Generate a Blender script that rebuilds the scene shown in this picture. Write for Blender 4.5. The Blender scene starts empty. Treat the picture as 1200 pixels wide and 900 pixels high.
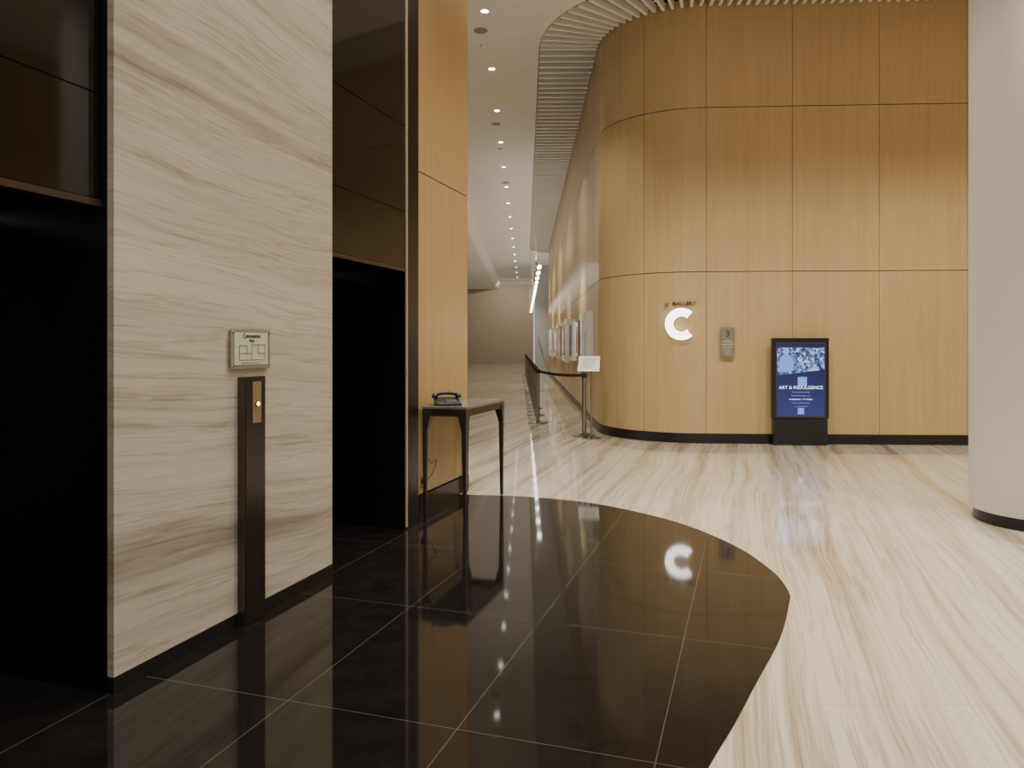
import bpy, bmesh, math, random
from mathutils import Matrix, Vector
random.seed(4)
TH = math.radians(17.84); C_, S_ = math.cos(TH), math.sin(TH)
CAMH = 1.45
scene = bpy.context.scene
COL = scene.collection

# ------------------------------------------------------------------ materials
def mat_base(name):
    m = bpy.data.materials.new(name); m.use_nodes = True
    nt = m.node_tree; b = nt.nodes['Principled BSDF']
    return m, nt, b
def simple(name, col, rough=0.5, metal=0.0, noise=0.06, emis=None, estr=0.0, scale=30):
    m, nt, b = mat_base(name)
    n = nt.nodes.new('ShaderNodeTexNoise'); n.inputs['Scale'].default_value = scale
    tc = nt.nodes.new('ShaderNodeTexCoord'); nt.links.new(tc.outputs['Object'], n.inputs['Vector'])
    r = nt.nodes.new('ShaderNodeValToRGB')
    r.color_ramp.elements[0].position = 0.3; r.color_ramp.elements[1].position = 0.7
    r.color_ramp.elements[0].color = [c*(1-noise) for c in col]+[1]
    r.color_ramp.elements[1].color = [min(1, c*(1+noise)) for c in col]+[1]
    nt.links.new(n.outputs['Fac'], r.inputs['Fac']); nt.links.new(r.outputs['Color'], b.inputs['Base Color'])
    b.inputs['Roughness'].default_value = rough; b.inputs['Metallic'].default_value = metal
    if emis:
        b.inputs['Emission Color'].default_value = list(emis)+[1]; b.inputs['Emission Strength'].default_value = estr
    return m
def N(nt, t, **kw):
    n = nt.nodes.new(t)
    for k, v in kw.items(): setattr(n, k, v)
    return n
def ramp(nt, stops):
    r = nt.nodes.new('ShaderNodeValToRGB'); cr = r.color_ramp
    while len(cr.elements) < len(stops): cr.elements.new(0.5)
    for e, (p, c) in zip(cr.elements, stops):
        e.position = p; e.color = list(c)+[1]
    return r
def veined(name, rotz, sc1, sc2, stops, veins, rough, dist=0.6, roty=0.0, vein_amt=0.7, wscale=(0.5, 0.5, 0.5), joint=None, ior=1.5, thread=.8, det1=6):
    """layered sedimentary stone: sc1 = anisotropic scale of broad bands, sc2 = fine lines"""
    m, nt, b = mat_base(name); L = nt.links
    tc = N(nt, 'ShaderNodeTexCoord')
    mp = N(nt, 'ShaderNodeMapping'); mp.inputs['Rotation'].default_value = (0, roty, rotz) if not isinstance(roty, tuple) else roty
    L.new(tc.outputs['Object'], mp.inputs['Vector'])
    wm = N(nt, 'ShaderNodeMapping'); wm.inputs['Scale'].default_value = wscale; L.new(mp.outputs[0], wm.inputs['Vector'])
    wn = N(nt, 'ShaderNodeTexNoise'); wn.inputs['Scale'].default_value = 1.0; wn.inputs['Detail'].default_value = 2
    L.new(wm.outputs[0], wn.inputs['Vector'])
    sub = N(nt, 'ShaderNodeVectorMath', operation='SUBTRACT'); sub.inputs[1].default_value = (.5, .5, .5); L.new(wn.outputs['Color'], sub.inputs[0])
    sc = N(nt, 'ShaderNodeVectorMath', operation='SCALE'); sc.inputs['Scale'].default_value = dist; L.new(sub.outputs[0], sc.inputs[0])
    ad = N(nt, 'ShaderNodeVectorMath', operation='ADD'); L.new(mp.outputs[0], ad.inputs[0]); L.new(sc.outputs[0], ad.inputs[1])
    def lay(s, det, ro):
        mm = N(nt, 'ShaderNodeMapping'); mm.inputs['Scale'].default_value = s; L.new(ad.outputs[0], mm.inputs['Vector'])
        nn = N(nt, 'ShaderNodeTexNoise'); nn.inputs['Scale'].default_value = 1.0; nn.inputs['Detail'].default_value = det; nn.inputs['Roughness'].default_value = ro
        L.new(mm.outputs[0], nn.inputs['Vector']); return nn
    a = lay(sc1, det1, .66); r1 = ramp(nt, stops); L.new(a.outputs['Fac'], r1.inputs['Fac'])
    f = lay(sc2, 4, .7)
    mx = N(nt, 'ShaderNodeMix', data_type='RGBA', blend_type='MULTIPLY')
    r2c = ramp(nt, [(0.30, veins[0]), (0.48, (1, 1, 1)), (0.72, veins[1])]); L.new(f.outputs['Fac'], r2c.inputs['Fac'])
    mx.inputs['Factor'].default_value = vein_amt
    L.new(r1.outputs['Color'], mx.inputs['A']); L.new(r2c.outputs['Color'], mx.inputs['B'])
    out = mx.outputs['Result']
    g = lay((sc1[0]*1.7, sc1[1]*1.5, sc1[2]*1.7), 5, .6)
    r3 = ramp(nt, [(0.460, (1, 1, 1)), (0.474, (.68, .63, .56)), (0.481, (.72, .67, .60)), (0.50, (1, 1, 1))]); L.new(g.outputs['Fac'], r3.inputs['Fac'])
    m3 = N(nt, 'ShaderNodeMix', data_type='RGBA', blend_type='MULTIPLY'); m3.inputs['Factor'].default_value = vein_amt*thread
    L.new(out, m3.inputs['A']); L.new(r3.outputs['Color'], m3.inputs['B']); out = m3.outputs['Result']
    if joint:
        ox, oy, sx, sy, wd, jc, jr = joint
        jm = N(nt, 'ShaderNodeMapping'); jm.inputs['Rotation'].default_value = (0, 0, jr); L.new(tc.outputs['Object'], jm.inputs['Vector'])
        sp = N(nt, 'ShaderNodeSeparateXYZ'); L.new(jm.outputs[0], sp.inputs[0])
        fs = []
        for ax, o, s in ((0, ox, sx), (1, oy, sy)):
            s1 = N(nt, 'ShaderNodeMath', operation='SUBTRACT'); L.new(sp.outputs[ax], s1.inputs[0]); s1.inputs[1].default_value = o
            pp = N(nt, 'ShaderNodeMath', operation='PINGPONG'); L.new(s1.outputs[0], pp.inputs[0]); pp.inputs[1].default_value = s/2
            lt = N(nt, 'ShaderNodeMath', operation='LESS_THAN'); L.new(pp.outputs[0], lt.inputs[0]); lt.inputs[1].default_value = wd/2
            fs.append(lt)
        mxm = N(nt, 'ShaderNodeMath', operation='MAXIMUM'); L.new(fs[0].outputs[0], mxm.inputs[0]); L.new(fs[1].outputs[0], mxm.inputs[1])
        m4 = N(nt, 'ShaderNodeMix', data_type='RGBA'); L.new(mxm.outputs[0], m4.inputs['Factor']); L.new(out, m4.inputs['A']); m4.inputs['B'].default_value = list(jc)+[1]
        out = m4.outputs['Result']
    L.new(out, b.inputs['Base Color']); b.inputs['Roughness'].default_value = rough; b.inputs['IOR'].default_value = ior
    return m
def wood(name, c1, c2, rough=0.34):
    m, nt, b = mat_base(name); L = nt.links
    tc = N(nt, 'ShaderNodeTexCoord')
    def lay(s, det):
        mm = N(nt, 'ShaderNodeMapping'); mm.inputs['Scale'].default_value = s; L.new(tc.outputs['Object'], mm.inputs['Vector'])
        nn = N(nt, 'ShaderNodeTexNoise'); nn.inputs['Scale'].default_value = 1; nn.inputs['Detail'].default_value = det; L.new(mm.outputs[0], nn.inputs['Vector']); return nn
    a = lay((14, 14, .5), 5); f = lay((90, 90, 3), 3); g = lay((.8, .8, .25), 2)
    r = ramp(nt, [(0.3, c1), (0.7, c2)]); L.new(a.outputs['Fac'], r.inputs['Fac'])
    r2 = ramp(nt, [(0.3, (.90, .89, .86)), (0.65, (1, 1, 1))]); L.new(f.outputs['Fac'], r2.inputs['Fac'])
    r3 = ramp(nt, [(0.3, (.94, .935, .92)), (0.7, (1, 1, 1))]); L.new(g.outputs['Fac'], r3.inputs['Fac'])
    mx = N(nt, 'ShaderNodeMix', data_type='RGBA', blend_type='MULTIPLY'); mx.inputs['Factor'].default_value = .8
    L.new(r.outputs[0], mx.inputs['A']); L.new(r2.outputs[0], mx.inputs['B'])
    my = N(nt, 'ShaderNodeMix', data_type='RGBA', blend_type='MULTIPLY'); my.inputs['Factor'].default_value = .8
    L.new(mx.outputs['Result'], my.inputs['A']); L.new(r3.outputs[0], my.inputs['B'])
    L.new(my.outputs['Result'], b.inputs['Base Color']); b.inputs['Roughness'].default_value = rough
    return m

M_WOOD = wood('oak_veneer', (.56, .395, .185), (.62, .45, .225), .28)
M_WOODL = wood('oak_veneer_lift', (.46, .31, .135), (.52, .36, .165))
M_FLOOR = veined('travertine_floor', TH, (4.2, .12, 1), (42, .5, 1),
                 [(0.32, (.30, .215, .13)), (0.42, (.445, .36, .25)), (0.50, (.545, .485, .375)), (0.64, (.60, .555, .46))],
                 ((.66, .58, .48), (1.0, .985, .96)), 0.055, dist=.36, vein_amt=.8, wscale=(.5, .25, .3),
                 joint=(0.3, .6, 1.2, 2.4, .004, (.40, .34, .26), 0), ior=1.7)
M_WALLST = veined('travertine_wall', 0, (1, .24, 4.6), (3, 1.4, 65),
                  [(0.30, (.27, .225, .175)), (0.40, (.39, .34, .275)), (0.50, (.49, .44, .36)), (0.66, (.55, .505, .42))],
                  ((.68, .64, .58), (1.0, .99, .97)), 0.3, dist=.20, roty=(math.radians(3), 0, 0), vein_amt=.82, wscale=(.5, .6, 1.1), thread=.75, det1=8)
M_COLST = veined('column_stone', 0, (.3, .3, 1), (3, 3, 60),
                 [(0.3, (.58, .53, .48)), (0.5, (.60, .55, .50)), (0.7, (.62, .57, .52))],
                 ((.90, .88, .86), (1, 1, 1)), 0.45, dist=.1, vein_amt=.5, thread=0)
M_GRAN = veined('black_granite', 0, (8, 8, 8), (140, 140, 140),
                [(0.3, (.006, .005, .005)), (0.6, (.011, .0095, .009)), (0.8, (.018, .016, .015))],
                ((.5, .5, .5), (1, 1, 1)), 0.05, dist=.2, vein_amt=.7,
                joint=(-.315, 4.9, .74, 1.15, .0045, (.065, .06, .053), TH), ior=1.5)
M_BLACK = simple('black_lacquer', (.004, .004, .005), .25)
M_BASE = simple('black_skirting', (.010, .009, .009), .3)
M_TRANSOM = simple('black_glass', (.006, .005, .005), .06)
M_TRIM = simple('bronze_trim', (.10, .08, .065), .3, .8)
M_BRASS = simple('brass', (.70, .57, .36), .35, .5)
M_CEIL = simple('ceiling_plaster', (.86, .85, .82), .8, noise=.02, scale=3)
M_SLAT = simple('slat_white', (.90, .87, .80), .5, noise=.02)
M_SLOT = simple('slot_dark', (.09, .07, .05), .8)
M_DARKGAP = simple('joint_dark', (.03, .02, .012), .8)
M_ENDW = simple('end_wall_paint', (.42, .34, .25), .6, noise=.04, scale=2)
M_BLUEW = simple('pale_wall_paint', (.52, .53, .53), .6)
M_STEEL = simple('brushed_steel', (.34, .32, .30), .22, 1.0)
M_BELT = simple('belt_black', (.01, .01, .012), .6)
M_LAMP = simple('lamp_glow', (1, 1, 1), .5, emis=(1, .95, .88), estr=14)
M_LAMP2 = simple('track_lamp_glow', (1, 1, 1), .5, emis=(1, .97, .92), estr=12)
M_CLOGO = simple('logo_glow', (1, 1, 1), .5, emis=(1, .98, .92), estr=5)
M_GREY = simple('grille_grey', (.28, .27, .26), .6)
M_PAPER = simple('sign_paper', (.78, .76, .70), .5)
M_PLATE = simple('steel_plate', (.33, .29, .24), .35, .6)
M_INK = simple('ink', (.03, .03, .03), .6)
M_INK2 = simple('ink_soft', (.12, .10, .08), .6)

# ------------------------------------------------------------------ mesh helpers
def empty(name, loc=(0, 0, 0)):
    e = bpy.data.objects.new(name, None); e.empty_display_size = .1; e.location = loc; COL.objects.link(e); return e
def put(o, parent=None):
    COL.objects.link(o)
    if parent:
        o.parent = parent; o.matrix_parent_inverse = Matrix.Translation(-Vector(parent.location))
    return o
def mk(name, verts, faces, mat, parent=None, M=None, smooth=False, bevel=0):
    me = bpy.data.meshes.new(name); me.from_pydata([tuple(v) for v in verts], [], faces)
    bm = bmesh.new(); bm.from_mesh(me); bmesh.ops.recalc_face_normals(bm, faces=bm.faces); bm.to_mesh(me); bm.free()
    me.materials.append(mat)
    if smooth:
        for p in me.polygons: p.use_smooth = True
    o = bpy.data.objects.new(name, me)
    if M is not None: o.matrix_world = M
    put(o, parent)
    if M is not None and parent is None: o.matrix_world = M
    if bevel:
        b = o.modifiers.new('bevel', 'BEVEL'); b.width = bevel; b.segments = 3; b.limit_method = 'ANGLE'
    return o
BF = [(0, 1, 2, 3), (4, 5, 6, 7), (0, 1, 5, 4), (1, 2, 6, 5), (2, 3, 7, 6), (3, 0, 4, 7)]
def box(name, x0, x1, y0, y1, z0, z1, mat, parent=None, M=None, bevel=0):
    v = [(x0, y0, z0), (x1, y0, z0), (x1, y1, z0), (x0, y1, z0), (x0, y0, z1), (x1, y0, z1), (x1, y1, z1), (x0, y1, z1)]
    return mk(name, v, BF, mat, parent, M, bevel=bevel)
WM = Matrix.Rotation(-TH, 4, 'Z')       # lift-wall frame: local x = out of wall, local y = along wall
def wbox(name, s0, s1, w0, w1, z0, z1, mat, parent=None, bevel=0):
    return box(name, w0, w1, s0, s1, z0, z1, mat, parent, WM, bevel)
def WP(s, w, z=0): return WM @ Vector((w, s, z))
def face_frame(pos, n):
    n = Vector(n).normalized(); r = Vector((-n.y, n.x, 0)); r.normalize(); u = n.cross(r)
    M = Matrix.Identity(4)
    for i in range(3): M[i][0] = r[i]; M[i][1] = u[i]; M[i][2] = n[i]; M[i][3] = pos[i]
    return M
def cyl(name, p0, p1, r0, r1, mat, parent=None, seg=24, smooth=True):
    p0, p1 = Vector(p0), Vector(p1); ax = (p1-p0).normalized()
    t = Vector((1, 0, 0)) if abs(ax.x) < .9 else Vector((0, 1, 0)); a = ax.cross(t).normalized(); b = ax.cross(a)
    v = []; 
    for p, r in ((p0, r0), (p1, r1)):
        for i in range(seg):
            q = 2*math.pi*i/seg; v.append(p+a*math.cos(q)*r+b*math.sin(q)*r)
    f = [(i, (i+1) % seg, seg+(i+1) % seg, seg+i) for i in range(seg)]+[tuple(range(seg)), tuple(range(seg, 2*seg))]
    o = mk(name, v, f, mat, parent)
    if smooth:
        for p in o.data.polygons: p.use_smooth = len(p.vertices) == 4
    return o
def lathe(name, cx, cy, prof, mat, parent=None, seg=48):
    v = []; n = len(prof)
    for i in range(seg):
        q = 2*math.pi*i/seg
        for r, z in prof: v.append((cx+r*math.cos(q), cy+r*math.sin(q), z))
    f = [(i*n+j, ((i+1) % seg)*n+j, ((i+1) % seg)*n+j+1, i*n+j+1) for i in range(seg) for j in range(n-1)]
    f += [tuple(i*n for i in range(seg)), tuple(i*n+n-1 for i in range(seg))]
    o = mk(name, v, f, mat, parent)
    for p in o.data.polygons: p.use_smooth = len(p.vertices) == 4
    m = o.modifiers.new('es', 'EDGE_SPLIT'); m.split_angle = math.radians(40)
    return o
def tube(name, pts, r, mat, parent=None):
    cu = bpy.data.curves.new(name, 'CURVE'); cu.dimensions = '3D'; cu.bevel_depth = r; cu.bevel_resolution = 3
    sp = cu.splines.new('NURBS'); sp.points.add(len(pts)-1)
    for p, q in zip(sp.points, pts): p.co = (q[0], q[1], q[2], 1)
    sp.use_endpoint_u = True; sp.order_u = 3; sp.resolution_u = 8
    o = bpy.data.objects.new(name, cu); cu.materials.append(mat); return put(o, parent)
def text(name, s, size, M, mat, parent, ext=.001, align='CENTER'):
    cu = bpy.data.curves.new(name, 'FONT'); cu.body = s; cu.size = size; cu.extrude = ext; cu.align_x = align; cu.align_y = 'CENTER'
    cu.materials.append(mat)
    o = bpy.data.objects.new(name, cu); o.matrix_world = M; put(o, parent); return o
def shifted(M, x, y, z=0): return M @ Matrix.Translation((x, y, z))

# ------------------------------------------------------------------ gallery path
def xw(y): return 1.245+.01724*y
R = 1.5; CX, CY = 2.96, 12.5
pts = []
def addp(x, y, nx, ny): pts.append((Vector((x, y, 0)), Vector((nx, ny, 0)).normalized()))
a0 = math.radians(179)
ye = 38.5; cx2 = xw(ye)+1.5
for i in range(8): addp(9-(9-cx2)*i/8, ye+1.5, 0, 1)
for i in range(24):
    a = math.radians(90)+(a0-math.radians(90))*i/24; addp(cx2+1.5*math.cos(a), ye+1.5*math.sin(a), math.cos(a), math.sin(a))
sx, sy = CX+R*math.cos(a0), CY+R*math.sin(a0); ex, ey = cx2+1.5*math.cos(a0), ye+1.5*math.sin(a0)
for i in range(100):
    t = i/100; addp(ex+(sx-ex)*t, ey+(sy-ey)*t, math.cos(a0), math.sin(a0))
a1 = math.radians(267)
i_arc0 = len(pts)
for i in range(49):
    a = a0+(a1-a0)*i/48; addp(CX+R*math.cos(a), CY+R*math.sin(a), math.cos(a), math.sin(a))
i_arc1 = len(pts)-1
fx, fy = pts[-1][0].x, pts[-1][0].y
fd = Vector((-math.sin(a1), math.cos(a1), 0)); 
for i in range(1, 41): addp(fx+fd.x*7*i/40, fy+fd.y*7*i/40, math.cos(a1), math.sin(a1))
cum = [0]
for i in range(1, len(pts)): cum.append(cum[-1]+(pts[i][0]-pts[i-1][0]).length)
LT = cum[-1]; LA0 = cum[i_arc0]; LA1 = cum[i_arc1]
import bisect
def PL(L):
    L = max(0, min(LT, L)); i = min(len(pts)-2, max(0, bisect.bisect_right(cum, L)-1))
    t = (L-cum[i])/(cum[i+1]-cum[i]); return pts[i][0].lerp(pts[i+1][0], t), pts[i][1].lerp(pts[i+1][1], t).normalized()
def samples(l0, l1):
    return [PL(l0)]+[pts[i] for i in range(len(pts)) if l0+1e-4 < cum[i] < l1-1e-4]+[PL(l1)]
def sweep_vf(sm, prof, V, F, closed=True):
    b = len(V); n = len(prof)
    for p, nn in sm:
        for off, z in prof:
            q = p+nn*off; V.append((q.x, q.y, z))
    for i in range(len(sm)-1):
        for j in range(n if closed else n-1):
            k = (j+1) % n; F.append((b+i*n+j, b+(i+1)*n+j, b+(i+1)*n+k, b+i*n+k))
    if closed: F.append(tuple(b+j for j in range(n))); F.append(tuple(b+(len(sm)-1)*n+j for j in range(n)))
def sweep(name, l0, l1, prof, mat, parent=None, closed=True):
    V, F = [], []; sweep_vf(samples(l0, l1), prof, V, F, closed); return mk(name, V, F, mat, parent)

CEIL = 6.5
gw = empty('wall_gallery', (2, 12, 0))
sweep('backing', 0, LT, [(-.025, 0), (-.025, 6.66), (-.12, 6.66), (-.12, 0)], M_DARKGAP, gw)
br = [LA1+1.25*k for k in range(0, 6)]+[LA1-.94, LA1-2.2]
l = LA1-2.2
while l > 1.3: l -= 1.25; br.append(max(l, 0))
br.append(LT); br.append(0); br = sorted(set(round(b, 3) for b in br if b <= LT))
V, F = [], []; g = .006
for z0, z1 in ((.14, 2.547), (2.547, 4.98), (4.98, 6.6)):
    for b0, b1 in zip(br[:-1], br[1:]):
        if b1-b0 < .05: continue
        sweep_vf(samples(b0+g*.5, b1-g*.5), [(0, z0+g), (0, z1-g), (-.022, z1-g), (-.022, z0+g)], V, F)
mk('oak_panels', V, F, M_WOOD, gw)
sweep('baseboard_gallery', 0, LT, [(.012, 0.001), (.012, .14), (-.02, .14), (-.02, 0.001)], M_BASE)
ceil = sweep('ceiling', 0, LT, [(1.0, CEIL), (16, CEIL), (16, CEIL+.25), (1.0, CEIL+.25)], M_CEIL)
sl = empty('ceiling_slat_soffit', (1, 14, 6.5))
sweep('slot_top', 0, LT, [(0, CEIL+.16), (1.0, CEIL+.16), (1.0, CEIL+.2), (0, CEIL+.2)], M_SLOT, sl)
V, F = [], []; L = .1
while L < LT:
    p, n = PL(L); t = Vector((-n.y, n.x, 0)); w = .023 if L > LA0-.3 else .030
    b = len(V)
    for z in (CEIL-.025, CEIL+.09):
        for o_, s_ in ((.015, -w), (.985, -w), (.985, w), (.015, w)):
            q = p+n*o_+t*s_; V.append((q.x, q.y, z))
    F += [tuple(b+i for i in f) for f in BF]
    L += .135 if L > LA0-.3 else .27
mk('slats', V, F, M_SLAT, sl)

# ------------------------------------------------------------------ floors
box('floor', -14, 12, -8, 66, -.1, 0, M_FLOOR)
ctrl = [(-.40, 7.20), (.164, 7.10), (.78, 6.78), (1.33, 6.12), (1.60, 5.41), (1.67, 4.80), (1.63, 4.38), (1.54, 4.13), (1.32, 3.66), (1.04, 3.17), (.84, 2.82), (.665, 2.53), (.28, 1.85), (-.05, 1.1), (-.25, .2), (-.3, -1.0)]
cr = []
for i in range(len(ctrl)-1):
    p0 = ctrl[max(0, i-1)]; p1 = ctrl[i]; p2 = ctrl[i+1]; p3 = ctrl[min(len(ctrl)-1, i+2)]
    for k in range(10):
        t = k/10
        cr.append(tuple(.5*((2*p1[j])+(-p0[j]+p2[j])*t+(2*p0[j]-5*p1[j]+4*p2[j]-p3[j])*t*t+(-p0[j]+3*p1[j]-3*p2[j]+p3[j])*t**3) for j in (0, 1)))
cr.append(ctrl[-1])
poly = [(-2.2, 7.45), (-1.1, 7.33)]+cr+[(-.3, -6), (-8, -6), (-8, 7.45)]
n = len(poly); V = [(x, y, 0.0005) for x, y in poly]+[(x, y, .004) for x, y in poly]
F = [tuple(range(n)), tuple(range(n, 2*n))]+[(i, (i+1) % n, n+(i+1) % n, n+i) for i in range(n)]
mk('floor_granite_inlay', V, F, M_GRAN)
Z0 = .0045

# ------------------------------------------------------------------ lift wall
DM = -2.52; HD = 2.03; DH = -2.60
def pier(tag, s0, s1):
    e = empty('wall_left_marble' + tag, WP((s0+s1)/2, DM, 0))
    wbox('core', s0, s1, -3.4, DM-.035, Z0, CEIL, M_BLACK, e)
    wbox('marble_facing', s0+.006, s1-.006, DM-.034, DM, .07, CEIL, M_WALLST, e)
    wbox('plinth', s0, s1, DM-.034, DM+.004, Z0, .068, M_BASE, e)
pier('', 2.424, 4.126)
pier('.001', -.6, 1.2)
def door(name, s0, s1):
    e = empty(name, WP((s0+s1)/2, -3.3, 0))
    wbox('transom', s0, s1, -3.4, DH, HD+.02, CEIL, M_BLACK, e)
    zs = [HD+.03, 2.50, 3.17, 4.4, CEIL]
    for i in range(4): wbox('transom_glass_%d' % i, s0+.004, s1-.004, DH, DH+.012, zs[i]+.003, zs[i+1]-.003, M_TRANSOM, e)
    wbox('head_trim', s0, s1, DH-.05, DH+.02, HD, HD+.028, M_TRIM, e)
    mid = (s0+s1)/2
    wbox('leaf_left', s0, mid-.003, -3.38, -3.34, Z0, HD, M_BLACK, e)
    wbox('leaf_right', mid+.003, s1, -3.38, -3.34, Z0, HD, M_BLACK, e)
    wbox('sill', s0, s1, -3.34, -3.26, Z0, .008, M_TRIM, e)
door('door_1', 1.2, 2.424)
door('door_2', 4.126, 5.296)
wbox('wall_left_return', 5.296, 5.546, -3.4, DH+.012, Z0, CEIL, M_BLACK)
wbox('trim_1', 5.304, 5.322, DH+.012, DH+.024, .02, CEIL, M_BRASS)
wl = empty('wall_left_oak', WP(6.2, -2.8, 0))
wbox('core', 5.546, 6.99, -6, -2.745, Z0, CEIL, M_DARKGAP, wl)
for z0, z1 in ((.16, 2.95), (2.95, 5.4), (5.4, CEIL)):
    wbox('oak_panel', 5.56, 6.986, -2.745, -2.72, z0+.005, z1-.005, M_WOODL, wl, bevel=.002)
wbox('baseboard_left', 5.556, 6.99, -2.744, -2.705, Z0, .155, M_BASE)
wbox('wall_left_rear', -8, -.6, -3.4, DM, Z0, CEIL, M_WALLST)
box('wall_corridor_left', -5.3, -5.0, 9.5, 62, 0, CEIL, M_ENDW)
box('wall_end', -5.0, 1.75, 61, 61.3, 0, CEIL, M_ENDW)
box('wall_end_right', 1.45, 9, 47, 47.3, 0, CEIL, M_BLUEW)
box('ceiling_far', -14, 9.5, 40.8, 66, CEIL+.255, CEIL+.4, M_CEIL)
box('wall_right', 9.3, 9.6, -8, 11.5, 0, CEIL, M_WOOD)
V, F = [], []
sec = [(-3.2, -.42), (-.42, -.42)]+[(-.42+.42*math.sin(a), -.42*math.cos(a)) for a in [math.radians(15*k) for k in range(1, 7)]]+[(-3.2, 0)]
for y in (9.6, 60.9):
    for x, z in sec: V.append((-2.0+.01724*y+x, y, CEIL-.002+z))
m_ = len(sec); F = [(i, (i+1) % m_, m_+(i+1) % m_, m_+i) for i in range(m_)]+[tuple(range(m_)), tuple(range(m_, 2*m_))]
mk('ceiling_bulkhead', V, F, M_CEIL)

# ------------------------------------------------------------------ column
col = empty('marble_column', (4.36, 6.10, 0))
lathe('base', 4.36, 6.10, [(.49, .0005), (.49, .10)], M_BASE, col, 96)
lathe('shaft', 4.36, 6.10, [(.52, .10), (.52, CEIL)], M_COLST, col, 96)

# ------------------------------------------------------------------ wall map sign & call post
n_w = (C_, -S_, 0)
sg = empty('lift_map_sign', WP(3.3, DM, 1.44))
M_GLASSG = simple('sign_glass', (.22, .24, .17), .12)
M_MAPP = simple('map_paper', (.54, .57, .43), .4)
wbox('glass_plate', 3.135, 3.456, DM+.012, DM+.02, 1.33, 1.535, M_GLASSG, sg, bevel=.002)
wbox('map_sheet', 3.16, 3.43, DM+.02, DM+.022, 1.35, 1.518, M_MAPP, sg)
for s, z in ((3.15, 1.345), (3.44, 1.345), (3.15, 1.52), (3.44, 1.52)):
    cyl('standoff', WP(s, DM, z), WP(s, DM+.024, z), .006, .006, M_STEEL, sg, 12)
MF = face_frame(WP(3.295, DM+.0235, 1.43), n_w)
text('sign_title', 'Convention', .03, shifted(MF, 0, .07), M_INK, sg)
text('sign_sub', 'Plaza', .02, shifted(MF, 0, .045), M_INK, sg)
for (x0, y0, x1, y1) in [(-.10, -.02, .0, -.02), (-.10, -.055, .11, -.055), (-.10, -.055, -.10, .02), (0, -.055, 0, .025), (.0, .025, .11, .025), (.11, -.055, .11, .025), (.05, -.02, .11, -.02), (.05, -.02, .05, .025), (-.1, .02, -.04, .02), (-.04, .02, -.04, -.02), (-.08, -.07, .06, -.07)]:
    if y1 < y0: y0, y1 = y1, y0
    h = .0012
    v = [(x0-h, y0-h, 0), (x1+h, y0-h, 0), (x1+h, y1+h, 0), (x0-h, y1+h, 0), (x0-h, y0-h, .001), (x1+h, y0-h, .001), (x1+h, y1+h, .001), (x0-h, y1+h, .001)]
    mk('map_line', v, BF, M_INK2, sg, MF)
cp = empty('lift_call_panel', WP(3.3, DM, .65))
wbox('panel_post', 3.214, 3.375, DM+.005, DM+.05, Z0, 1.288, simple('post_black', (.012, .010, .010), .2), cp, bevel=.004)
wbox('post_edge', 3.208, 3.213, DM+.005, DM+.045, Z0, 1.288, M_TRIM, cp)
wbox('button_plate', 3.265, 3.335, DM+.05, DM+.053, 1.045, 1.262, simple('button_plate_brass', (.34, .27, .17), .35, .7), cp, bevel=.001)
cyl('button_rim', WP(3.30, DM+.053, 1.145), WP(3.30, DM+.060, 1.145), .017, .017, M_STEEL, cp)
cyl('button_glow', WP(3.30, DM+.060, 1.145), WP(3.30, DM+.062, 1.145), .011, .011, simple('button_glow', (1, .8, .5), .5, emis=(1, .6, .2), estr=6), cp)

# ------------------------------------------------------------------ console table with phone
tb = empty('console_table', WP(6.35, -2.49, 0))
M_TBL = simple('table_dark_wood', (.025, .020, .018), .35)
M_TTOP = veined('table_top_stone', 0, (3, 3, 3), (12, 12, 12), [(0.3, (.13, .105, .085)), (0.55, (.20, .17, .14)), (0.75, (.27, .23, .19))], ((.85, .82, .8), (1, 1, 1)), .15, dist=.3)
s0, s1, w0, w1 = 5.84, 6.86, -2.695, -2.285; TT = .93
wbox('top_slab', s0, s1, w0, w1, TT-.022, TT, M_TTOP, tb, bevel=.003)
wbox('top_frame', s0+.003, s1-.003, w0+.003, w1-.003, TT-.04, TT-.022, M_TBL, tb)
for nm, (a, b, c, d) in {'apron_front': (s0+.04, s1-.04, w1-.03, w1-.01), 'apron_back': (s0+.04, s1-.04, w0+.01, w0+.03), 'apron_side_1': (s0+.01, s0+.03, w0+.03, w1-.03), 'apron_side_2': (s1-.03, s1-.01, w0+.03, w1-.03)}.items():
    wbox(nm, a, b, c, d, TT-.085, TT-.04, M_TBL, tb)
def leg(nm, s, w, ds, dw):
    V, F = [], []; K = 10
    for k in range(K+1):
        t = k/K; z = TT-.04-(TT-.04-Z0)*t
        h = .013+.010*(1-t)+.020*max(0, 1-t*5)
        cs = s+ds*(h-.026+.006*t); cw = w+dw*(h-.026+.006*t)
        for a, b in ((-1, -1), (1, -1), (1, 1), (-1, 1)): V.append((cw+b*h, cs+a*h, z))
    for k in range(K):
        for j in range(4): F.append((k*4+j, k*4+(j+1) % 4, (k+1)*4+(j+1) % 4, (k+1)*4+j))
    F += [(0, 1, 2, 3), tuple(K*4+i for i in range(4))]
    mk(nm, V, F, M_TBL, tb, WM, bevel=.003)
leg('leg_1', s0+.028, w0+.028, 1, 1); leg('leg_2', s0+.028, w1-.028, 1, -1); leg('leg_3', s1-.028, w0+.028, -1, 1); leg('leg_4', s1-.028, w1-.028, -1, -1)
ph = empty('telephone', WP(6.02, -2.53, TT))
M_PH = simple('phone_plastic', (.02, .02, .022), .35)
V = [(-.10, -.11, 0), (.10, -.11, 0), (.10, .11, 0), (-.10, .11, 0), (-.10, -.11, .065), (.10, -.11, .022), (.10, .11, .022), (-.10, .11, .065)]
PM = Matrix.Translation(WP(6.02, -2.53, TT+.001)) @ Matrix.Rotation(math.radians(-75), 4, 'Z')
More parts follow.
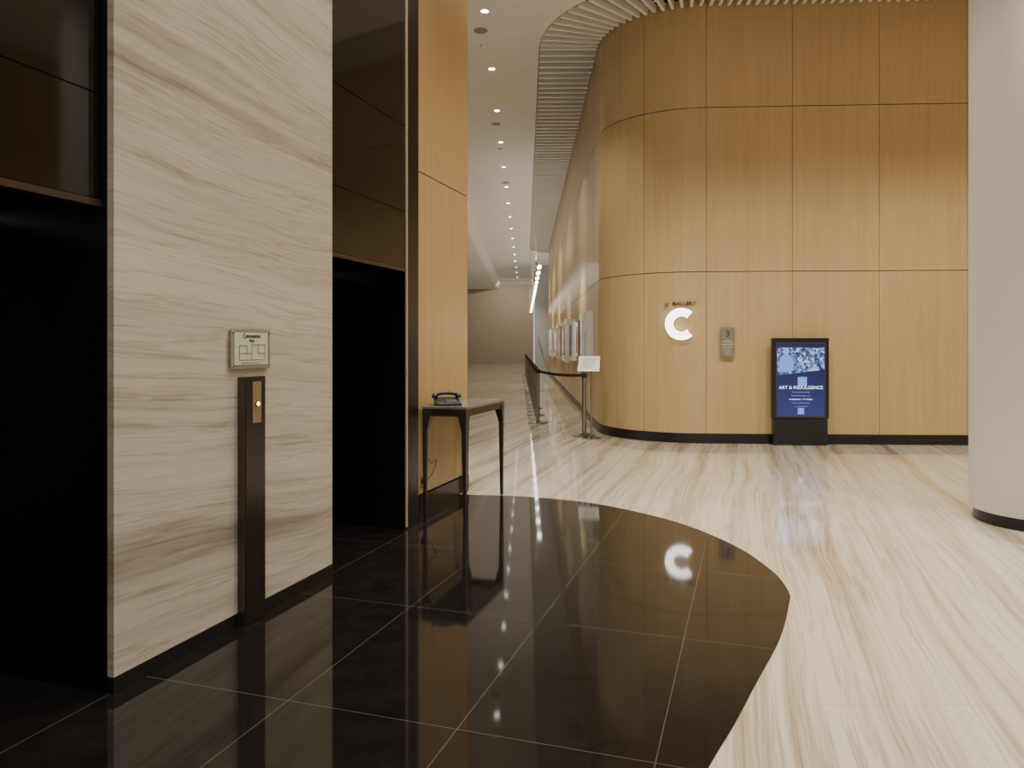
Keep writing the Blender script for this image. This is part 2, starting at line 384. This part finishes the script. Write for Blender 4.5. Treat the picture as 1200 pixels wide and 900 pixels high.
mk('body', V, BF, M_PH, ph, PM, bevel=.008)
for zi in range(4):
    for xi in range(3):
        x = .0+xi*.024; y = -.01+zi*.022
        zz = .065-(x+.10)*.215-.002
        box('key', x, x+.016, y, y+.014, zz-.002, zz+.004, M_GREY, ph, PM)
hp = [PM @ Vector((-.055, -.12+i*.06, z)) for i, z in enumerate([.082, .098, .102, .098, .082])]
tube('handset_bar', hp, .017, M_PH, ph)
cyl('ear_cup', PM @ Vector((-.055, -.105, .060)), PM @ Vector((-.055, -.105, .094)), .028, .022, M_PH, ph)
cyl('mouth_cup', PM @ Vector((-.055, .105, .060)), PM @ Vector((-.055, .105, .094)), .028, .022, M_PH, ph)
tube('line_cord', [PM @ Vector((-.1, 0, .01)), WP(5.88, -2.64, TT+.008), WP(5.825, -2.66, TT-.02), WP(5.83, -2.67, .75), WP(5.87, -2.67, .5), WP(5.98, -2.66, .40), WP(6.10, -2.66, .46), WP(6.03, -2.68, .30), WP(5.93, -2.695, .27)], .003, M_BELT, ph)
so = empty('wall_socket', WP(5.93, -2.71, .27))
wbox('plate', 5.88, 5.98, -2.72, -2.712, .22, .31, M_STEEL, so, bevel=.002)
wbox('plug', 5.91, 5.95, -2.712, -2.69, .245, .285, M_BELT, so, bevel=.003)

# ------------------------------------------------------------------ C logo
aC = math.radians(253.2); nC = Vector((math.cos(aC), math.sin(aC), 0))
pC = Vector((CX, CY, 0))+nC*(R+.03)+Vector((0, 0, 1.77)); MC = face_frame(pC, nC)
lg = empty('gallery_logo_sign', pC)
def cshape(nm, ri, ro, z0, z1, a0, a1, mat):
    V, F = [], []; K = 48
    for k in range(K+1):
        a = math.radians(a0+(a1-a0)*k/K)
        for r, z in ((ri, z0), (ro, z0), (ro, z1), (ri, z1)): V.append((r*math.cos(a), r*math.sin(a), z))
    for k in range(K):
        for j in range(4): F.append((k*4+j, k*4+(j+1) % 4, (k+1)*4+(j+1) % 4, (k+1)*4+j))
    F += [(0, 1, 2, 3), tuple(K*4+i for i in range(4))]
    return mk(nm, V, F, mat, lg, MC)
cshape('letter_c_backing', .114, .240, -.02, -.001, 48, 312, M_PLATE)
cshape('letter_c_outer', .160, .238, 0, .025, 48, 312, M_CLOGO)
cshape('letter_c_inner', .116, .148, 0, .025, 46, 314, M_CLOGO)
text('gallery_lettering', 'at  GALLERY', .085, shifted(MC, -.02, .30, -.02), M_DARKGAP, lg, ext=.008)

MP = face_frame(Vector((3.18, 10.985-.035, 1.5)), (math.cos(a1), math.sin(a1), 0))
pl = empty('wall_plaque', MP.translation)
box('plate', -.10, .10, -.22, .22, -.012, .008, M_PLATE, pl, MP, bevel=.003)
text('numeral', '3', .13, shifted(MP, 0, .12, .009), M_INK, pl)
for i, tx in enumerate(('CENTRAL', 'BALLROOM', 'GALLERY', 'FOYER', 'LEVEL 3')):
    text('line', tx, .03, shifted(MP, 0, .01-.045*i, .009), M_PAPER, pl)

# ------------------------------------------------------------------ digital kiosk
KM = face_frame(Vector((4.19, 10.775, 0)), (math.cos(a1), math.sin(a1), 0))
kk = empty('digital_signage_kiosk', KM.translation)
M_KB = simple('kiosk_black', (.012, .012, .014), .22)
box('base_cabinet', -.385, .385, .001, .38, -.11, .0, M_KB, kk, KM, bevel=.006)
box('housing', -.405, .405, .385, 1.56, -.09, .0, M_KB, kk, KM, bevel=.012)
box('bezel_edge', -.355, .355, .405, 1.495, .0, .004, simple('bezel', (.05, .05, .055), .3), kk, KM)
ms, nt, b = mat_base('screen_art'); L = nt.links
tc = N(nt, 'ShaderNodeTexCoord'); sp = N(nt, 'ShaderNodeSeparateXYZ'); L.new(tc.outputs['Object'], sp.inputs[0])
vn = N(nt, 'ShaderNodeTexVoronoi'); vn.inputs['Scale'].default_value = 30; L.new(tc.outputs['Object'], vn.inputs['Vector'])
rv = ramp(nt, [(0.0, (.01, .02, .08)), (.35, (.03, .06, .20)), (.6, (.13, .22, .48)), (.9, (.6, .7, .95))]); L.new(vn.outputs['Color'], rv.inputs['Fac'])
ry = ramp(nt, [(0.0, (.016, .026, .13)), (.62, (.010, .014, .065)), (1, (.008, .01, .05))])
mr = N(nt, 'ShaderNodeMapRange'); mr.inputs['From Min'].default_value = .4; mr.inputs['From Max'].default_value = 1.5; L.new(sp.outputs[1], mr.inputs['Value']); L.new(mr.outputs[0], ry.inputs['Fac'])
ma = N(nt, 'ShaderNodeMath', operation='MULTIPLY_ADD'); L.new(sp.outputs[0], ma.inputs[0]); ma.inputs[1].default_value = .12; ma.inputs[2].default_value = 1.06
gt = N(nt, 'ShaderNodeMath', operation='GREATER_THAN'); L.new(sp.outputs[1], gt.inputs[0]); L.new(ma.outputs[0], gt.inputs[1])
lt = N(nt, 'ShaderNodeMath', operation='LESS_THAN'); L.new(sp.outputs[1], lt.inputs[0]); lt.inputs[1].default_value = 1.42
mu = N(nt, 'ShaderNodeMath', operation='MULTIPLY'); L.new(gt.outputs[0], mu.inputs[0]); L.new(lt.outputs[0], mu.inputs[1])
mx = N(nt, 'ShaderNodeMix', data_type='RGBA'); L.new(mu.outputs[0], mx.inputs['Factor']); L.new(ry.outputs[0], mx.inputs['A']); L.new(rv.outputs[0], mx.inputs['B'])
L.new(mx.outputs['Result'], b.inputs['Emission Color']); b.inputs['Emission Strength'].default_value = 1.4; b.inputs['Base Color'].default_value = (.01, .01, .02, 1); b.inputs['Roughness'].default_value = .15
box('screen', -.335, .335, .425, 1.478, .004, .008, ms, kk, KM)
M_SW = simple('screen_white', (.5, .6, 1), .5, emis=(.7, .78, 1), estr=1.3)
M_SB = simple('screen_blue', (.1, .2, .8), .5, emis=(.12, .22, .55), estr=1.2)
M_SB2 = simple('screen_soft', (.1, .2, .8), .5, emis=(.28, .36, .65), estr=.9)
text('headline', 'ART & INDULGENCE', .068, shifted(KM, 0, .84, .009), M_SW, kk)
for i, (tx, sz) in enumerate((('The world of modern living', .022), ('Weekend dining and gallery tours', .020), ('10 September - 31 October', .030), ('Reserve a table at the lobby', .022), ('or scan the code below', .020))):
    text('copy_line', tx, sz, shifted(KM, 0, .775-.052*i, .009), M_SW if i == 2 else M_SB2, kk)
for nm, x, y, r in (('code_badge_1', .02, .93, .065), ('code_badge_2', .0, .50, .045)):
    box(nm, x-r, x+r, y-r, y+r, .008, .0095, M_SB, kk, KM)
    box(nm+'_core', x-r*.55, x+r*.55, y-r*.55, y+r*.55, .0095, .011, M_SB2, kk, KM)
def flat(nm, pl_, mat, z):
    k = len(pl_); V = [(x, y, z) for x, y in pl_]+[(x, y, z+.001) for x, y in pl_]
    mk(nm, V, [tuple(range(k)), tuple(range(k, 2*k))]+[(i, (i+1) % k, k+(i+1) % k, k+i) for i in range(k)], mat, kk, KM)
flat('artwork_figure', [(-.31, 1.06), (-.12, 1.08), (-.10, 1.20), (-.15, 1.30), (-.20, 1.33), (-.28, 1.30), (-.32, 1.2)], M_SB, .0085)
flat('artwork_figure_head', [(-.21+.035*math.cos(a*.5236), 1.37+.045*math.sin(a*.5236)) for a in range(12)], M_SB2, .0085)

# ------------------------------------------------------------------ artworks on gallery side
cols = [(.75, .72, .66), (.8, .78, .74), (.55, .12, .07), (.75, .70, .6), (.15, .2, .35), (.8, .76, .7), (.7, .35, .12), (.82, .8, .78), (.12, .11, .10), (.75, .72, .7), (.5, .15, .1), (.8, .78, .72), (.75, .75, .75), (.3, .2, .15), (.8, .78, .74)]
y = 13.8
nS = (math.cos(a0), math.sin(a0), 0)
M_FR = simple('frame_white', (.85, .84, .80), .4); M_FRB = simple('frame_dark', (.05, .04, .035), .4)
i = 0
while y < 37.5:
    w = random.choice([.7, .9, 1.1]); h = random.choice([.8, 1.0, 1.2])
    xx = sx+(ex-sx)*((y-sy)/(ey-sy))
    MA = face_frame(Vector((xx, y, 1.58)), nS)
    e = empty('framed_artwork', MA.translation)
    box('frame', -w/2, w/2, -h/2, h/2, .001, .11, M_FRB if i % 5 == 2 else M_FR, e, MA, bevel=.004)
    c = cols[i % len(cols)]
    box('mat_board', -w/2+.03, w/2-.03, -h/2+.03, h/2-.03, .11, .113, M_PAPER, e, MA)
    am = simple('painting_%d' % i, c, .6, noise=.5, scale=5)
    box('painting', -w/2+.12, w/2-.12, -h/2+.12, h/2-.12, .113, .117, am, e, MA)
    y += w+.30+random.random()*.2; i += 1
tr = empty('track_lighting', (.8, 30, 3.5))
def xt(y): return xw(y)-.95
zt = 3.5
V = []
for y in (19.0, 46.0):
    for dx, dz in ((-.02, 0), (.02, 0), (.02, .04), (-.02, .04)): V.append((xt(y)+dx, y, zt+.12+dz))
mk('track_rail', V, [(0, 1, 2, 3), (4, 5, 6, 7), (0, 1, 5, 4), (1, 2, 6, 5), (2, 3, 7, 6), (3, 0, 4, 7)], M_FR, tr)
for y in (19.5, 28, 37, 45.5): cyl('hanger_rod', (xt(y), y, zt+.16), (xt(y), y, CEIL), .006, .006, M_FR, tr, 8)
y = 19.4
while y < 46:
    a = Vector((xt(y), y, zt+.09)); b_ = a+Vector((.08, -.12, -.10))
    cyl('lamp_head', a, b_, .04, .07, M_FR, tr, 16)
    cyl('lamp_lens', b_, b_+(b_-a).normalized()*.008, .065, .065, M_LAMP2, tr, 16)
    y += 1.6

# ------------------------------------------------------------------ stanchions
def stanchion(x, y, name='stanchion_post'):
    e = empty(name, (x, y, 0))
    lathe('base', x, y, [(.185, .0005), (.185, .016), (.15, .028), (.05, .04), (.035, .046)], M_STEEL, e, 40)
    lathe('tube', x, y, [(.036, .04), (.036, .93)], M_STEEL, e, 24)
    lathe('cassette', x, y, [(.042, .93), (.044, .94), (.044, 1.0), (.038, 1.012), (.012, 1.016)], M_BELT, e, 24)
    return e
P = [(1.16, 11.95)]
yy = 13.9; k = 0
while yy < 38: P.append((.485+.0085*(yy-13.9), yy)); yy += 1.6+.09*k; k += 1
for x, y in P: stanchion(x, y)
for k, (p, q) in enumerate(zip(P[:-1], P[1:])):
    d = (Vector(q)-Vector(p)); Ln = d.length; d /= Ln; a = Vector(p)+d*.050; b_ = Vector(q)-d*.050
    e = empty('retractable_belt', (*((a+b_)/2), .97)); K = 10; V = []; nrm = Vector((-d.y, d.x))*.0015
    for j in range(K+1):
        t = j/K; c = a.lerp(b_, t); zc = .972-.03*4*t*(1-t)
        V += [(c.x-nrm.x, c.y-nrm.y, zc-.024), (c.x+nrm.x, c.y+nrm.y, zc-.024), (c.x+nrm.x, c.y+nrm.y, zc+.024), (c.x-nrm.x, c.y-nrm.y, zc+.024)]
    F = [(j*4+i, j*4+(i+1) % 4, (j+1)*4+(i+1) % 4, (j+1)*4+i) for j in range(K) for i in range(4)]+[(0, 1, 2, 3), tuple(K*4+i for i in range(4))]
    mk('belt', V, F, M_BELT, e)
ss = empty('sign_stand', (1.22, 11.7, 0))
lathe('base', 1.24, 11.60, [(.15, .0005), (.15, .012), (.05, .03), (.02, .034)], M_STEEL, ss, 40)
lathe('pole', 1.24, 11.60, [(.014, .03), (.014, 1.08)], M_STEEL, ss, 20)
SM = Matrix.Translation((1.20, 11.58, 1.17)) @ Matrix.Rotation(math.radians(-12), 4, 'Z') @ Matrix.Rotation(math.radians(58), 4, 'X')
box('sign_frame', -.17, .17, -.14, .14, -.02, 0, M_STEEL, ss, SM, bevel=.004)
box('sign_sheet', -.155, .155, -.125, .125, .0, .002, M_PAPER, ss, SM)
for i in range(5): text('sign_text', 'PLEASE WAIT TO BE SEATED'[:20-2*i], .02, shifted(SM, 0, .07-.035*i, .003), M_INK2, ss)

# ------------------------------------------------------------------ downlights
def spot(x, y, z, e, size=110, blend=.6, col=(1, .935, .845), tgt=None, r=.06):
    l = bpy.data.lights.new('lamp_or_fill_spot', 'SPOT'); l.energy = e; l.spot_size = math.radians(size); l.spot_blend = blend; l.color = col; l.shadow_soft_size = r
    o = bpy.data.objects.new('lamp_or_fill_spot', l); o.location = (x, y, z)
    d = Vector(tgt if tgt else (x, y, 0))-Vector((x, y, z)); o.rotation_euler = d.to_track_quat('-Z', 'Y').to_euler(); COL.objects.link(o)
def downlight(x, y, e, **k):
    em = empty('recessed_downlight', (x, y, CEIL))
    lathe('rim', x, y, [(.085, CEIL-.006), (.085, CEIL-.001)], M_FR, em, 24)
    lathe('lens', x, y, [(.055, CEIL-.010), (.055, CEIL-.006)], M_LAMP, em, 20)
    if e: spot(x, y, CEIL-.03, e, **k)
yy = 11.2; k = 0
while yy < 58:
    downlight(-.62+.0185*yy, yy, (400 if yy < 25 else 750) if k % 2 == 0 else 0); yy += 2.0+.03*yy; k += 1
for x, y in ((-.5, 11.9), (-.37, 16.9), (-.2, 23)):
    em = empty('ceiling_speaker', (x, y, CEIL)); lathe('grille', x, y, [(.11, CEIL-.008), (.11, CEIL-.001)], M_GREY, em, 32)
for x, y in ((-.47, 12.5), (-.3, 19), (-.1, 28)):
    em = empty('smoke_detector', (x, y, CEIL)); lathe('body', x, y, [(.05, CEIL-.04), (.06, CEIL-.02), (.06, CEIL-.001)], M_FR, em, 24)
for x in (-.2, 2.2, 4.6, 7.0):
    for y in (1.0, 4.3, 8.0):
        downlight(x, y, 600 if y > 7 else 490)
for y in (16, 21, 27, 33):
    spot(xt(y), y, zt+.02, 170, 95, .8, (1, .95, .88), (xw(y)+.0, y, 1.3))
# invented upward fill strip above the track, added to brighten the corridor ceiling
al = bpy.data.lights.new('ceiling_fill_light', 'AREA'); al.shape = 'RECTANGLE'; al.size = .04; al.size_y = 27; al.energy = 130; al.color = (1, .95, .88)
ao = bpy.data.objects.new('ceiling_fill_light', al); ao.location = (xt(32.5), 32.5, zt+.17); ao.rotation_euler = (math.radians(180), 0, math.radians(-.99)); COL.objects.link(ao)
# extra fill spot without a fixture, added to brighten the end wall
spot(.4, 56.0, CEIL-.1, 550, 130, .8, (1, .92, .80), (-.8, 61, 2))

# ------------------------------------------------------------------ world, camera
w = bpy.data.worlds.new('lobby_ambient'); scene.world = w; w.use_nodes = True
bg = w.node_tree.nodes['Background']; bg.inputs[0].default_value = (1, .95, .88, 1); bg.inputs[1].default_value = .6
cd = bpy.data.cameras.new('camera'); cam = bpy.data.objects.new('camera', cd); COL.objects.link(cam)
cam.location = (0, 0, CAMH); cam.rotation_euler = (math.radians(90), 0, 0)
cd.sensor_width = 36; cd.lens = 870/1200*36; cd.shift_y = -45/1200; cd.clip_end = 200
scene.camera = cam
